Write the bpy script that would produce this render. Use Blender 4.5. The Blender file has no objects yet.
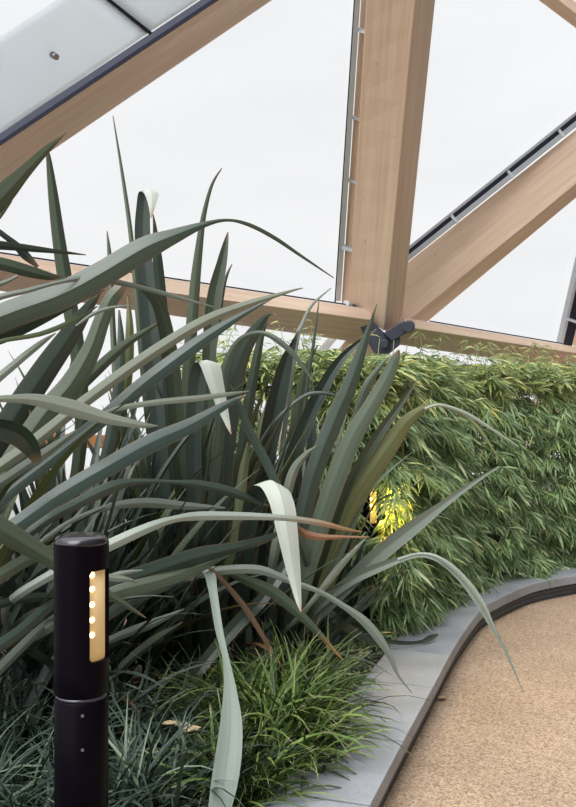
import bpy, bmesh, math, random
from mathutils import Vector, Matrix, noise
from mathutils.geometry import tessellate_polygon
random.seed(7)
R = math.radians
F, CX, CY, EYE = 900.0, 288.0, 403.5, 1.6
col = bpy.context.scene.collection

def P(px, py, d):
    return Vector(((px-CX)/F*d, d, EYE-(py-CY)/F*d))
def G(px, py, z=0.09):
    d = F*(EYE-z)/(py-CY)
    return Vector(((px-CX)/F*d, d, z))
NRM = Vector((-4.37, 4.08, 3.6)); P0 = Vector((.77, 8.0, 2.34))
def RD(px, py):                      # depth at which a sight line meets the sloping roof plane
    r = Vector(((px-CX)/F, 1, -(py-CY)/F)); return NRM.dot(P0)/NRM.dot(r)
NU = NRM.normalized()

# ------------------------------------------------------------------ materials
def mat(name):
    m = bpy.data.materials.new(name); m.use_nodes = True
    nt = m.node_tree; b = nt.nodes['Principled BSDF']
    return m, nt, b
def N(nt, t, **kw):
    n = nt.nodes.new(t)
    for k, v in kw.items():
        if k in n.inputs: n.inputs[k].default_value = v
        else: setattr(n, k, v)
    return n
def ramp(nt, fac, stops):
    r = nt.nodes.new('ShaderNodeValToRGB'); e = r.color_ramp.elements
    while len(e) < len(stops): e.new(.5)
    for i, (p, c) in enumerate(stops): e[i].position = p; e[i].color = (*c, 1)
    nt.links.new(fac, r.inputs[0]); return r.outputs[0]
def simple(name, c, rough=.5, metal=0, spec=.5):
    m, nt, b = mat(name)
    b.inputs['Base Color'].default_value = (*c, 1); b.inputs['Roughness'].default_value = rough
    b.inputs['Metallic'].default_value = metal; b.inputs['Specular IOR Level'].default_value = spec
    return m
def uvmap(nt, scale):
    u = nt.nodes.new('ShaderNodeUVMap'); mp = nt.nodes.new('ShaderNodeMapping')
    mp.inputs['Scale'].default_value = scale
    nt.links.new(u.outputs[0], mp.inputs[0]); return u, mp.outputs[0]
def objmap(nt):
    return nt.nodes.new('ShaderNodeTexCoord').outputs['Object']

def wood(name, a, b_, c_):
    m, nt, b = mat(name); L = nt.links.new
    u, v = uvmap(nt, (1.2, 28, 1))
    n1 = N(nt, 'ShaderNodeTexNoise', Scale=1.0, Detail=5.0, Roughness=.6); L(v, n1.inputs['Vector'])
    u2, v2 = uvmap(nt, (.35, 9, 1))
    n2 = N(nt, 'ShaderNodeTexNoise', Scale=1.0, Detail=2.0); L(v2, n2.inputs['Vector'])
    mx = N(nt, 'ShaderNodeMath', operation='MULTIPLY_ADD'); mx.inputs[1].default_value = .5
    L(n1.outputs['Fac'], mx.inputs[0])
    h = N(nt, 'ShaderNodeMath', operation='MULTIPLY'); h.inputs[1].default_value = .5; L(n2.outputs['Fac'], h.inputs[0])
    L(h.outputs[0], mx.inputs[2])
    colr = ramp(nt, mx.outputs[0], [(.32, a), (.5, b_), (.68, c_)])
    # knots
    u3, v3 = uvmap(nt, (2.6, 9, 1))
    vo = N(nt, 'ShaderNodeTexVoronoi', Scale=1.0); L(v3, vo.inputs['Vector'])
    kn = ramp(nt, vo.outputs['Distance'], [(.025, (.5, .4, .33)), (.06, (1, 1, 1))])
    mm = N(nt, 'ShaderNodeMix', data_type='RGBA', blend_type='MULTIPLY'); mm.inputs[0].default_value = .8
    L(colr, mm.inputs[6]); L(kn, mm.inputs[7]); L(mm.outputs[2], b.inputs['Base Color'])
    b.inputs['Roughness'].default_value = .6; b.inputs['Specular IOR Level'].default_value = .3
    return m
M = {}
M['wood'] = wood('glulam_wood', (.58, .42, .315), (.69, .525, .405), (.77, .61, .485))
M['rail_wood'] = wood('orange_timber', (.50, .22, .08), (.62, .29, .11), (.70, .36, .16))
M['alu'] = simple('brushed_aluminium', (.46, .49, .53), .4, .25)
M['gasket'] = simple('dark_gasket', (.03, .032, .05), .6, 0, .1)
M['steel'] = simple('painted_steel', (.055, .06, .085), .42, .3)
M['white'] = simple('white_paint', (.8, .82, .83), .5)
M['black'] = simple('black_powder_coat', (.0035, .0025, .005), .3, 0, .07)
_b = M['black'].node_tree.nodes['Principled BSDF']; _b.inputs['IOR'].default_value = 1.12; _b.inputs['Specular IOR Level'].default_value = .5
M['gloss'] = simple('glossy_black_cap', (.006, .005, .009), .16, 0, .7)
M['ring'] = simple('dark_metal_ring', (.10, .10, .12), .3, .9)
M['screw'] = simple('screw_steel', (.25, .24, .26), .35, .9)

def emis(name, c, s, base=(.8, .7, .5)):
    m, nt, b = mat(name)
    b.inputs['Base Color'].default_value = (*base, 1)
    b.inputs['Emission Color'].default_value = (*c, 1); b.inputs['Emission Strength'].default_value = s
    return m
M['led'] = emis('led_chip', (1, .66, .26), 5)
M['lens'] = emis('lamp_lens', (1, .62, .22), .28, (.55, .42, .25))

def leafmat(name, front, back, edge=None, rough=.32, vary=1, stripes=.3, spec=.5, trans=.0, islands=None, tip=None):
    m, nt, b = mat(name); L = nt.links.new
    geo = nt.nodes.new('ShaderNodeNewGeometry')
    mix = N(nt, 'ShaderNodeMix', data_type='RGBA'); L(geo.outputs['Backfacing'], mix.inputs[0])
    mix.inputs[6].default_value = (*front, 1); mix.inputs[7].default_value = (*back, 1)
    out = mix.outputs[2]
    if islands is not None:
        # lightness and hue vary from leaf to leaf
        r = ramp(nt, geo.outputs['Random Per Island'], islands)
        mm = N(nt, 'ShaderNodeMix', data_type='RGBA', blend_type='MULTIPLY'); mm.inputs[0].default_value = 1
        L(out, mm.inputs[6]); L(r, mm.inputs[7]); out = mm.outputs[2]
    else:
        oi = nt.nodes.new('ShaderNodeObjectInfo')
        r = ramp(nt, oi.outputs['Random'], [(0, (.62, .72, .74)), (.4, (.95, 1, .96)), (.8, (1.25, 1.2, .95)), (1, (1.5, 1.4, 1.15))])
        mm = N(nt, 'ShaderNodeMix', data_type='RGBA', blend_type='MULTIPLY'); mm.inputs[0].default_value = vary
        L(out, mm.inputs[6]); L(r, mm.inputs[7]); out = mm.outputs[2]
    u, v = uvmap(nt, (.8, 22, 1))
    n1 = N(nt, 'ShaderNodeTexNoise', Scale=1.0, Detail=4.0); L(v, n1.inputs['Vector'])
    s = ramp(nt, n1.outputs['Fac'], [(.3, (1-stripes,)*3), (.7, (1+stripes,)*3)])
    mm = N(nt, 'ShaderNodeMix', data_type='RGBA', blend_type='MULTIPLY'); mm.inputs[0].default_value = 1
    L(out, mm.inputs[6]); L(s, mm.inputs[7]); out = mm.outputs[2]
    sx = nt.nodes.new('ShaderNodeSeparateXYZ'); L(u.outputs[0], sx.inputs[0])
    if edge:
        a = N(nt, 'ShaderNodeMath', operation='SUBTRACT'); L(sx.outputs['Y'], a.inputs[0]); a.inputs[1].default_value = .5
        ab = N(nt, 'ShaderNodeMath', operation='ABSOLUTE'); L(a.outputs[0], ab.inputs[0])
        g = N(nt, 'ShaderNodeMath', operation='GREATER_THAN'); L(ab.outputs[0], g.inputs[0]); g.inputs[1].default_value = .482
        mm = N(nt, 'ShaderNodeMix', data_type='RGBA'); L(g.outputs[0], mm.inputs[0])
        L(out, mm.inputs[6]); mm.inputs[7].default_value = (*edge, 1); out = mm.outputs[2]
    if tip:
        t = ramp(nt, sx.outputs['X'], [(tip[0], (0, 0, 0)), (tip[1], (1, 1, 1))])
        mm = N(nt, 'ShaderNodeMix', data_type='RGBA'); L(t, mm.inputs[0])
        L(out, mm.inputs[6]); mm.inputs[7].default_value = (*tip[2], 1); out = mm.outputs[2]
    L(out, b.inputs['Base Color'])
    b.inputs['Roughness'].default_value = rough; b.inputs['Specular IOR Level'].default_value = spec
    if trans > 0:
        tr = nt.nodes.new('ShaderNodeBsdfTranslucent'); L(out, tr.inputs[0])
        ms = nt.nodes.new('ShaderNodeMixShader'); ms.inputs[0].default_value = trans
        L(b.outputs[0], ms.inputs[1]); L(tr.outputs[0], ms.inputs[2])
        L(ms.outputs[0], nt.nodes['Material Output'].inputs[0])
    return m
GF, GB = (.034, .050, .037), (.056, .078, .062)
M['g'] = leafmat('flax_green', GF, GB, (.16, .09, .045), trans=.04, tip=(.975, 1.0, (.2, .14, .09)))
M['o'] = leafmat('flax_olive', (.062, .078, .030), (.12, .14, .07), (.20, .09, .04), trans=.08)
M['p'] = leafmat('flax_pale_sheen', (.165, .195, .162), (.205, .235, .20), None, stripes=.15, rough=.4, vary=.4)  # lighter copy of the flax green: glancing sky sheen painted into the colour
M['w'] = leafmat('flax_bleached', (.034, .052, .043), (.40, .43, .375), None, stripes=.08, rough=.5, vary=0, tip=(.975, 1.0, (.34, .2, .12)))
M['b'] = leafmat('flax_dead', (.085, .048, .026), (.11, .062, .03), None, stripes=.35, rough=.6, tip=(.6, 1.0, (.13, .075, .04)))
M['r'] = leafmat('flax_rust', (.16, .075, .035), (.18, .08, .04), None, stripes=.3, rough=.55, tip=(.7, 1.0, (.26, .15, .09)))
M['t'] = leafmat('flax_browntip', (.055, .085, .055), (.08, .11, .07), (.30, .14, .05), trans=.05, tip=(.90, .98, (.34, .17, .07)))
M['q'] = leafmat('flax_sheen_browntip', (.24, .275, .235), (.24, .275, .235), None, stripes=.12, vary=0, tip=(.86, .95, (.29, .17, .09)))  # pale body has sky sheen painted in; the tip is brown leaf
ISL = [(0, (.35, .45, .35)), (.3, (.75, .88, .7)), (.6, (1.2, 1.18, 1.15)), (.85, (1.8, 1.7, 1.85)), (1, (2.3, 1.8, 1.3))]
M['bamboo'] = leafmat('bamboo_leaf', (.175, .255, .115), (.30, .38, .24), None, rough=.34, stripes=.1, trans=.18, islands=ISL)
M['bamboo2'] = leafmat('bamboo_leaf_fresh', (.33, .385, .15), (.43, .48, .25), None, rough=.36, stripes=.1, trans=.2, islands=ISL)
M['cane'] = simple('bamboo_cane', (.16, .17, .06), .45)
GIS = [(0, (.35, .4, .45)), (.5, (.9, .9, .9)), (.85, (1.7, 1.6, 1.4)), (1, (4.2, 3.4, 3.2))]
M['grass_blue'] = leafmat('grass_dark', (.026, .048, .033), (.045, .07, .052), None, rough=.36, stripes=.1, spec=.25, trans=.08, islands=GIS)
M['grass_green'] = leafmat('grass_bright', (.044, .084, .017), (.07, .115, .03), None, rough=.36, stripes=.1, spec=.25, trans=.08, islands=GIS, tip=(.86, 1.0, (.42, .38, .22)))
M['cover'] = leafmat('ground_cover_leaf', (.16, .21, .11), (.22, .27, .15), None, rough=.45, stripes=.05, trans=.1, islands=GIS)
M['dry'] = leafmat('dry_leaf', (.30, .235, .17), (.33, .26, .19), None, rough=.7, stripes=.3)

# stone
def stone():
    m, nt, b = mat('grey_granite'); L = nt.links.new; o = objmap(nt)
    n1 = N(nt, 'ShaderNodeTexNoise', Scale=180.0, Detail=3.0); L(o, n1.inputs['Vector'])
    n2 = N(nt, 'ShaderNodeTexNoise', Scale=4.0, Detail=4.0); L(o, n2.inputs['Vector'])
    c1 = ramp(nt, n1.outputs['Fac'], [(.3, (.225, .235, .25)), (.7, (.33, .34, .36))])
    c2 = ramp(nt, n2.outputs['Fac'], [(.3, (.82, .82, .82)), (.7, (1.1, 1.1, 1.1))])
    mm = N(nt, 'ShaderNodeMix', data_type='RGBA', blend_type='MULTIPLY'); mm.inputs[0].default_value = 1
    L(c1, mm.inputs[6]); L(c2, mm.inputs[7])
    oi = nt.nodes.new('ShaderNodeObjectInfo')
    c3 = ramp(nt, oi.outputs['Random'], [(0, (.92, .92, .93)), (1, (1.07, 1.07, 1.06))])
    m2 = N(nt, 'ShaderNodeMix', data_type='RGBA', blend_type='MULTIPLY'); m2.inputs[0].default_value = 1
    L(mm.outputs[2], m2.inputs[6]); L(c3, m2.inputs[7]); L(m2.outputs[2], b.inputs['Base Color'])
    b.inputs['Roughness'].default_value = .55
    return m
M['stone'] = stone()
def slate():
    m, nt, b = mat('dark_slate_courses'); L = nt.links.new
    u, v = uvmap(nt, (1, 1, 1))
    br = N(nt, 'ShaderNodeTexBrick', Scale=1.0); L(v, br.inputs['Vector'])
    br.inputs['Brick Width'].default_value = .26; br.inputs['Row Height'].default_value = .034
    br.inputs['Mortar Size'].default_value = .0035
    br.inputs['Color1'].default_value = (.03, .032, .038, 1); br.inputs['Color2'].default_value = (.06, .062, .07, 1)
    br.inputs['Mortar'].default_value = (.012, .012, .014, 1)
    L(br.outputs['Color'], b.inputs['Base Color'])
    bp = N(nt, 'ShaderNodeBump', Strength=.8, Distance=.01); L(br.outputs['Fac'], bp.inputs['Height']); bp.invert = True
    L(bp.outputs[0], b.inputs['Normal']); b.inputs['Roughness'].default_value = .5
    return m
M['slate'] = slate()
def gravel():
    m, nt, b = mat('resin_gravel'); L = nt.links.new; o = objmap(nt)
    vo = N(nt, 'ShaderNodeTexVoronoi', Scale=120.0); L(o, vo.inputs['Vector'])
    sp = nt.nodes.new('ShaderNodeSeparateColor'); L(vo.outputs['Color'], sp.inputs[0])
    c1 = ramp(nt, sp.outputs[0], [(0, (.20, .12, .075)), (.3, (.335, .23, .15)), (.7, (.415, .295, .195)), (1, (.53, .41, .29))])
    n2 = N(nt, 'ShaderNodeTexNoise', Scale=1.6, Detail=6.0, Roughness=.6); L(o, n2.inputs['Vector'])
    c2 = ramp(nt, n2.outputs['Fac'], [(.3, (.84, .83, .82)), (.7, (1.1, 1.1, 1.1))])
    mm = N(nt, 'ShaderNodeMix', data_type='RGBA', blend_type='MULTIPLY'); mm.inputs[0].default_value = 1
    L(c1, mm.inputs[6]); L(c2, mm.inputs[7]); L(mm.outputs[2], b.inputs['Base Color'])
    bp = N(nt, 'ShaderNodeBump', Strength=.6, Distance=.004); L(vo.outputs['Distance'], bp.inputs['Height']); bp.invert = True
    L(bp.outputs[0], b.inputs['Normal']); b.inputs['Roughness'].default_value = .75
    return m
M['gravel'] = gravel()
def soil():
    m, nt, b = mat('bark_soil'); L = nt.links.new; o = objmap(nt)
    n1 = N(nt, 'ShaderNodeTexNoise', Scale=45.0, Detail=5.0); L(o, n1.inputs['Vector'])
    L(ramp(nt, n1.outputs['Fac'], [(.3, (.010, .008, .006)), (.6, (.035, .025, .018)), (.8, (.10, .075, .05))]), b.inputs['Base Color'])
    b.inputs['Roughness'].default_value = .9
    return m
M['soil'] = soil()
def film():
    m, nt, b = mat('clear_roof_film'); L = nt.links.new
    tr = nt.nodes.new('ShaderNodeBsdfTransparent'); tr.inputs[0].default_value = (.997, .997, .997, 1)
    gl = N(nt, 'ShaderNodeBsdfGlossy', Roughness=.12)
    ms = nt.nodes.new('ShaderNodeMixShader'); ms.inputs[0].default_value = .006
    L(tr.outputs[0], ms.inputs[1]); L(gl.outputs[0], ms.inputs[2]); L(ms.outputs[0], nt.nodes['Material Output'].inputs[0])
    return m
M['film'] = film()
def cushion():
    m, nt, b = mat('white_fritted_cushion'); L = nt.links.new; o = objmap(nt)
    n1 = N(nt, 'ShaderNodeTexNoise', Scale=.9, Detail=3.0); L(o, n1.inputs['Vector'])
    c = ramp(nt, n1.outputs['Fac'], [(.3, (.76, .80, .83)), (.7, (.81, .84, .86))])
    L(c, b.inputs['Base Color']); b.inputs['Roughness'].default_value = .35
    tr = nt.nodes.new('ShaderNodeBsdfTranslucent'); L(c, tr.inputs[0])
    ms = nt.nodes.new('ShaderNodeMixShader'); ms.inputs[0].default_value = .62
    L(b.outputs[0], ms.inputs[1]); L(tr.outputs[0], ms.inputs[2]); L(ms.outputs[0], nt.nodes['Material Output'].inputs[0])
    return m
M['cushion'] = cushion()

# ------------------------------------------------------------------ object helpers
def tag(o, label=None, cat=None, group=None, kind=None):
    if label: o['label'] = label
    if cat: o['category'] = cat
    if group: o['group'] = group
    if kind: o['kind'] = kind
    return o
def empty(name, loc, label, cat, group=None):
    o = bpy.data.objects.new(name, None); o.location = loc; o.empty_display_size = .1
    col.objects.link(o); return tag(o, label, cat, group)
class MB:
    def __init__(s): s.v = []; s.f = []; s.uv = []; s.smooth = []
    def face(s, idx, uvs=None, smooth=False):
        s.f.append(idx); s.uv.append(uvs or [(0, 0)]*len(idx)); s.smooth.append(smooth)
    def build(s, name, m, parent=None, loc=None):
        me = bpy.data.meshes.new(name)
        org = Vector(loc) if loc is not None else (Vector(parent.matrix_basis.translation) if parent is not None and parent.parent is None else Vector((0, 0, 0)))
        if parent is not None:
            org = Vector((0, 0, 0)); p = parent
            while p is not None: org += p.location; p = p.parent
        elif loc is None:
            org = sum(s.v, Vector((0, 0, 0)))/len(s.v); org.z = min(v.z for v in s.v)
        me.from_pydata([tuple(v-org) for v in s.v], [], s.f)
        ul = me.uv_layers.new(name='UVMap'); k = 0
        for p, uvs, sm in zip(me.polygons, s.uv, s.smooth):
            p.use_smooth = sm
            for q in uvs: ul.data[k].uv = q; k += 1
        me.materials.append(m); me.update()
        o = bpy.data.objects.new(name, me); col.objects.link(o)
        if parent is not None: o.parent = parent
        else: o.location = org
        return o
    def prism(s, a, b):                 # two matching rings a, b (closed), caps included; outward winding fixed later
        n = len(a); k = len(s.v); s.v += list(a)+list(b)
        L = (Vector(b[0])-Vector(a[0])).length; acc = 0
        for i in range(n):
            j = (i+1) % n; w = (Vector(a[j])-Vector(a[i])).length
            off = i*.7
            s.face((k+i, k+j, k+n+j, k+n+i), [(0, off+acc*0), (0, off+w), (L, off+w), (L, off)])
        s.face(tuple(range(k+n-1, k-1, -1)), [(.1*i, 0) for i in range(n)])
        s.face(tuple(range(k+n, k+2*n)), [(.1*i, 0) for i in range(n)])
    def tube(s, pts, r, n=8, r1=None):
        k = len(s.v); m = len(pts); acc = 0
        for i, p in enumerate(pts):
            t = (pts[min(i+1, m-1)]-pts[max(i-1, 0)]).normalized()
            a = t.cross(Vector((0, 0, 1)))
            if a.length < 1e-3: a = Vector((1, 0, 0))
            a.normalize(); b = t.cross(a)
            rr = r if r1 is None else r+(r1-r)*i/max(m-1, 1)
            for j in range(n):
                q = 2*math.pi*j/n; s.v.append(p+a*rr*math.cos(q)+b*rr*math.sin(q))
        for i in range(m-1):
            for j in range(n):
                s.face((k+i*n+j, k+i*n+(j+1) % n, k+(i+1)*n+(j+1) % n, k+(i+1)*n+j), None, True)
        s.face(tuple(range(k+n-1, k-1, -1))); s.face(tuple(range(k+(m-1)*n, k+m*n)))
    def lathe(s, c, prof, n=48):
        k = len(s.v); m = len(prof)
        for r, z in prof:
            for j in range(n):
                q = 2*math.pi*j/n; s.v.append(Vector((c.x+r*math.cos(q), c.y+r*math.sin(q), c.z+z)))
        for i in range(m-1):
            for j in range(n):
                s.face((k+i*n+j, k+i*n+(j+1) % n, k+(i+1)*n+(j+1) % n, k+(i+1)*n+j), None, True)
        s.face(tuple(range(k+n-1, k-1, -1))); s.face(tuple(range(k+(m-1)*n, k+m*n)), None, True)
def fixn(o):
    bm = bmesh.new(); bm.from_mesh(o.data); bmesh.ops.recalc_face_normals(bm, faces=bm.faces); bm.to_mesh(o.data); bm.free(); return o
def bevel(o, w, seg=2):
    b = o.modifiers.new('bevel', 'BEVEL'); b.width = w; b.segments = seg; b.limit_method = 'ANGLE'; return o

def catmull(pts, per):
    out = []; n = len(pts)
    for i in range(n-1):
        p0 = pts[max(i-1, 0)]; p1 = pts[i]; p2 = pts[i+1]; p3 = pts[min(i+2, n-1)]
        for k in range(per):
            t = k/per
            out.append(tuple(.5*(2*b+(c-a)*t+(2*a-5*b+4*c-d)*t*t+(3*b-a-3*c+d)*t**3) for a, b, c, d in zip(p0, p1, p2, p3)))
    out.append(tuple(pts[-1])); return out

# ------------------------------------------------------------------ ground, path, kerb
outer_px = [(369, 807), (404, 740), (433, 687), (450.5, 654), (464.7, 631), (483, 608), (497.5, 599.5), (512, 592.5), (537, 583), (576, 575.5)]
KZ = .165
outer = [(-.30, .9), (-.10, 2.0)]+[tuple(G(x, y, KZ)[:2]) for x, y in outer_px]+[(3.1, 7.95), (3.9, 8.02)]
oc = [Vector(p) for p in catmull(outer, 14)]
arc = [0]
for a, b in zip(oc, oc[1:]): arc.append(arc[-1]+(b-a).length)
def at_arc(s):
    s = min(max(s, 0), arc[-1]-1e-4)
    for i in range(len(oc)-1):
        if arc[i+1] >= s:
            t = (s-arc[i])/(arc[i+1]-arc[i]); p = oc[i].lerp(oc[i+1], t)
            a = oc[max(i-2, 0)]; b = oc[min(i+3, len(oc)-1)]; d = (b-a).normalized()
            return p, Vector((-d.y, d.x)), d
KW = .36
anchor = min(range(len(oc)), key=lambda i: (oc[i]-Vector(G(433, 687, KZ)[:2])).length)
sa = arc[anchor]
seams = [sa-.77-.64*3, sa-.77-.64*2, sa-.77-.64, sa-.77, sa]+[sa+.63*k for k in range(1, 8)]
seams = [s for s in seams if .05 < s < arc[-1]-.1]+[arc[-1]-.02]
slab_lab = ['grey granite coping slab at the bottom edge of the photo, half covered by grass',
            'long grey coping slab under the drooping grass tips beside the path',
            'grey coping slab touched by the thin drooping flax leaf tip',
            'grey coping slab between the thin drooping leaf tip and the curled leaf tip',
            'grey coping slab with the curled leaf tip lying on it',
            'grey coping slab where the kerb begins to bend, just past the curled leaf tip',
            'grey curved coping slab under the arching split flax leaf',
            'grey curved coping slab second nearest the right end of the kerb',
            'grey curved coping slab reaching the right edge of the photo']
vis = []
for a, b in zip(seams, seams[1:]):
    mb = MB(); n = 7; g = .008; z0, z1 = KZ-.068, KZ
    for i in range(n+1):
        s = a+g+(b-a-2*g)*i/n; p, nl, d = at_arc(s)
        q = p+nl*KW
        mb.v += [Vector((p.x, p.y, z0)), Vector((p.x, p.y, z1)), Vector((q.x, q.y, z1)), Vector((q.x, q.y, z0))]
    for i in range(n):
        for j in range(4):
            mb.face((i*4+j, i*4+(j+1) % 4, (i+1)*4+(j+1) % 4, (i+1)*4+j))
    mb.face((3, 2, 1, 0)); mb.face(tuple(n*4+j for j in range(4)))
    pm = at_arc((a+b)/2)[0]
    x0 = CX+F*pm.x/pm.y; yy = CY+F*(EYE-KZ)/pm.y
    o = bevel(fixn(mb.build('coping_slab', M['stone'])), .004)
    vis.append((o, x0, yy))
vis = [v for v in vis]
k = 0
for o, x0, yy in vis:
    inside = x0 < 600 and yy < 860
    lab = slab_lab[min(k, len(slab_lab)-1)] if inside else None
    if inside: k += 1
    if lab is None: bpy.data.objects.remove(o); continue
    tag(o, lab, 'kerb stone', 'coping slabs along the curved kerb')
print('slabs', k)
# retaining wall under the coping
mb = MB(); n = 90
for i in range(n+1):
    s = .02+(arc[-1]-.04)*i/n; p, nl, d = at_arc(s); p = p+nl*.03; q = p+nl*.25
    mb.v += [Vector((p.x, p.y, -.02)), Vector((p.x, p.y, KZ-.069)), Vector((q.x, q.y, KZ-.069)), Vector((q.x, q.y, -.02))]
for i in range(n):
    L0 = arc[-1]*i/n; L1 = arc[-1]*(i+1)/n
    for j in range(4):
        h0 = (0, .116, .3, .4)[j]; h1 = (.116, .3, .4, .5)[j]
        mb.face((i*4+j, i*4+(j+1) % 4, (i+1)*4+(j+1) % 4, (i+1)*4+j), [(L0, h0), (L0, h1), (L1, h1), (L1, h0)])
mb.face((3, 2, 1, 0)); mb.face(tuple(n*4+j for j in range(4)))
tag(fixn(mb.build('trim_kerb_wall', M['slate'])), 'dark slate courses below the coping', None, None, 'structure')
# edge line of the terrace (below the roof edge beam)
def edge(t, off=0):               # plan line of the roof's edge beam; t metres from the node, off outward
    d = Vector((.683, .7306)); nn = Vector((-.7306, .683))
    return Vector((.77, 8.0))+d*t+nn*off
# soil bed
inner = [at_arc(.02+(arc[-1]-.04)*i/60) for i in range(61)]
inner = [p+nl*(KW-.02) for p, nl, d in inner]
poly = [Vector((p.x, p.y)) for p in inner]+[Vector((4.6, 10.5)), Vector((2.2, 9.2)), Vector((.2, 7.3)), Vector((-1.0, 6.2)), Vector((-2.2, 5.0)), Vector((-3.2, 4.2)), Vector((-3.4, .9))]
mb = MB(); nn = len(poly)
mb.v = [Vector((p.x, p.y, -.02)) for p in poly]+[Vector((p.x, p.y, .088)) for p in poly]
tri = tessellate_polygon([[Vector((p.x, p.y, 0)) for p in poly]])
for t in tri: mb.face(tuple(nn+i for i in t)); mb.face(tuple(reversed(t)))
for i in range(nn): mb.face((i, (i+1) % nn, nn+(i+1) % nn, nn+i))
tag(fixn(mb.build('soil_bed', M['soil'])), None, None, None, 'structure')
# floor
mb = MB()
fl = [Vector((-7, -2)), Vector((7, -2)), Vector((9, 9)), edge(9, .9), edge(-9, .9)]
mb.v = [Vector((p.x, p.y, 0)) for p in fl]+[Vector((p.x, p.y, -.2)) for p in fl]
mb.face(tuple(range(5))); mb.face(tuple(range(9, 4, -1)))
for i in range(5): mb.face((i, 5+i, 5+(i+1) % 5, (i+1) % 5))
tag(fixn(mb.build('floor', M['gravel'], None, (0, 0, 0))), None, None, None, 'structure')
# low white upstand closing the terrace
a, b = edge(-8.6, .55), edge(8.6, .55); a2, b2 = edge(-8.6, .75), edge(8.6, .75)
mb = MB(); mb.prism([Vector((a.x, a.y, 0)), Vector((a2.x, a2.y, 0)), Vector((a2.x, a2.y, .78)), Vector((a.x, a.y, .78))],
                    [Vector((b.x, b.y, 0)), Vector((b2.x, b2.y, 0)), Vector((b2.x, b2.y, .78)), Vector((b.x, b.y, .78))])
tag(fixn(mb.build('wall_back', M['white'])), None, None, None, 'structure')

# ------------------------------------------------------------------ timber roof lattice
def beam(label, e1, e2, e3, rails=None):
    """e1, e2, e3: three long edges of a box beam, each ((px,py,d),(px,py,d))"""
    A = [P(*e[0]) for e in (e1, e2, e3)]; B = [P(*e[1]) for e in (e1, e2, e3)]
    A.append(A[0]+A[2]-A[1]); B.append(B[0]+B[2]-B[1])
    c = sum(A, Vector())/4
    root = empty('timber_beam', c, label, 'beam', None)
    mb = MB(); ns = 12; L = (B[0]-A[0]).length; off = [0]
    for j in range(4): off.append(off[-1]+(A[(j+1) % 4]-A[j]).length)
    for i in range(ns+1): mb.v += [a.lerp(b, i/ns) for a, b in zip(A, B)]
    for i in range(ns):
        u0, u1 = L*i/ns, L*(i+1)/ns
        for j in range(4):
            mb.face((i*4+j, i*4+(j+1) % 4, i*4+4+(j+1) % 4, i*4+4+j), [(u0, off[j]), (u0, off[j+1]), (u1, off[j+1]), (u1, off[j])])
    mb.face((3, 2, 1, 0)); mb.face(tuple(ns*4+j for j in range(4)))
    bevel(fixn(mb.build('timber', M['wood'], root)), .008)
    return root
def bar(name, m, root, l0, l1, l0b, l1b, thick, NU=NU):
    """flat bar between two image-traced long edges, thick metres deep along the roof normal"""
    a = [P(*l0), P(*l1), P(*l1b), P(*l0b)]
    mb = MB(); mb.prism(a, [v+NU*thick for v in a]); return fixn(mb.build(name, m, root))
# A: the main beam rising from the node over the viewer
A0, A1, AM = 8.0, 6.0, 7.2
def ext(p, q, t): return tuple(a+(b-a)*t for a, b in zip(p, q))
AV = Vector((.12, .78, .62))
A = beam('broad pale timber beam rising almost straight up from the steel connector to the top edge',
         ((348.7, 306, 8.0), (368.8, -50, 5.95)), ((384, 331, 8.0), (420.2, -50, 5.95)), ((402, 321, 8.6), (440.5, -50, 6.5)))
bar('rail', M['alu'], A, (335.6, 301, 8.05), (358.2, -50, 6.0), (340.5, 301, 8.05), (363.3, -50, 6.0), .05, AV)
bar('upstand', M['wood'], A, (341.5, 304, 8.12), (364.3, -50, 6.07), (350, 306, 8.1), (370, -50, 6.06), .10, AV)
bar('gasket', M['gasket'], A, (334.4, 302, 8.06), (357.0, -50, 6.01), (336.0, 302, 8.06), (358.6, -50, 6.01), .04, AV)
for y in (28, 115, 178, 246):
    t = (306-y)/356; d = 8.0-2.05*t-.02; x = 340.0+(362.8-340.0)*t
    bar('bracket', M['alu'], A, (x-2, y, d), (x+9, y+3, d), (x-2, y+3.4, d), (x+9, y+6.4, d), .04, AV)
# B: right diagonal
B = beam('long timber beam running diagonally from the steel connector up to the right edge',
         ((380, 283.7, 8.45), (640, 79, 9.7)), ((386, 339, 8.45), (640, 132, 9.7)), ((401, 344, 8.75), (640, 144.5, 10.0)))
BV = Vector((.1, 1, -.1))
bar('rail', M['alu'], B, (402, 260, 8.3), (640, 69.5, 9.75), (402, 265.5, 8.3), (640, 75.5, 9.75), .03, BV)
bar('rail', M['alu'], B, (402, 251.5, 8.3), (640, 60, 9.75), (402, 254.5, 8.3), (640, 63, 9.75), .03, BV)
bar('gasket', M['gasket'], B, (402, 253.5, 8.36), (640, 62, 9.83), (402, 262, 8.36), (640, 71.5, 9.83), .03, BV)
for x in (449, 505, 556):
    t = (x-402)/238; y = 251.5-191.5*t; d = 8.28+1.45*t
    bar('bracket', M['alu'], B, (x, y+1, d), (x+2.6, y-.5, d), (x+7, y+9.5, d), (x+9.6, y+8, d), .02, BV)
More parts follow.
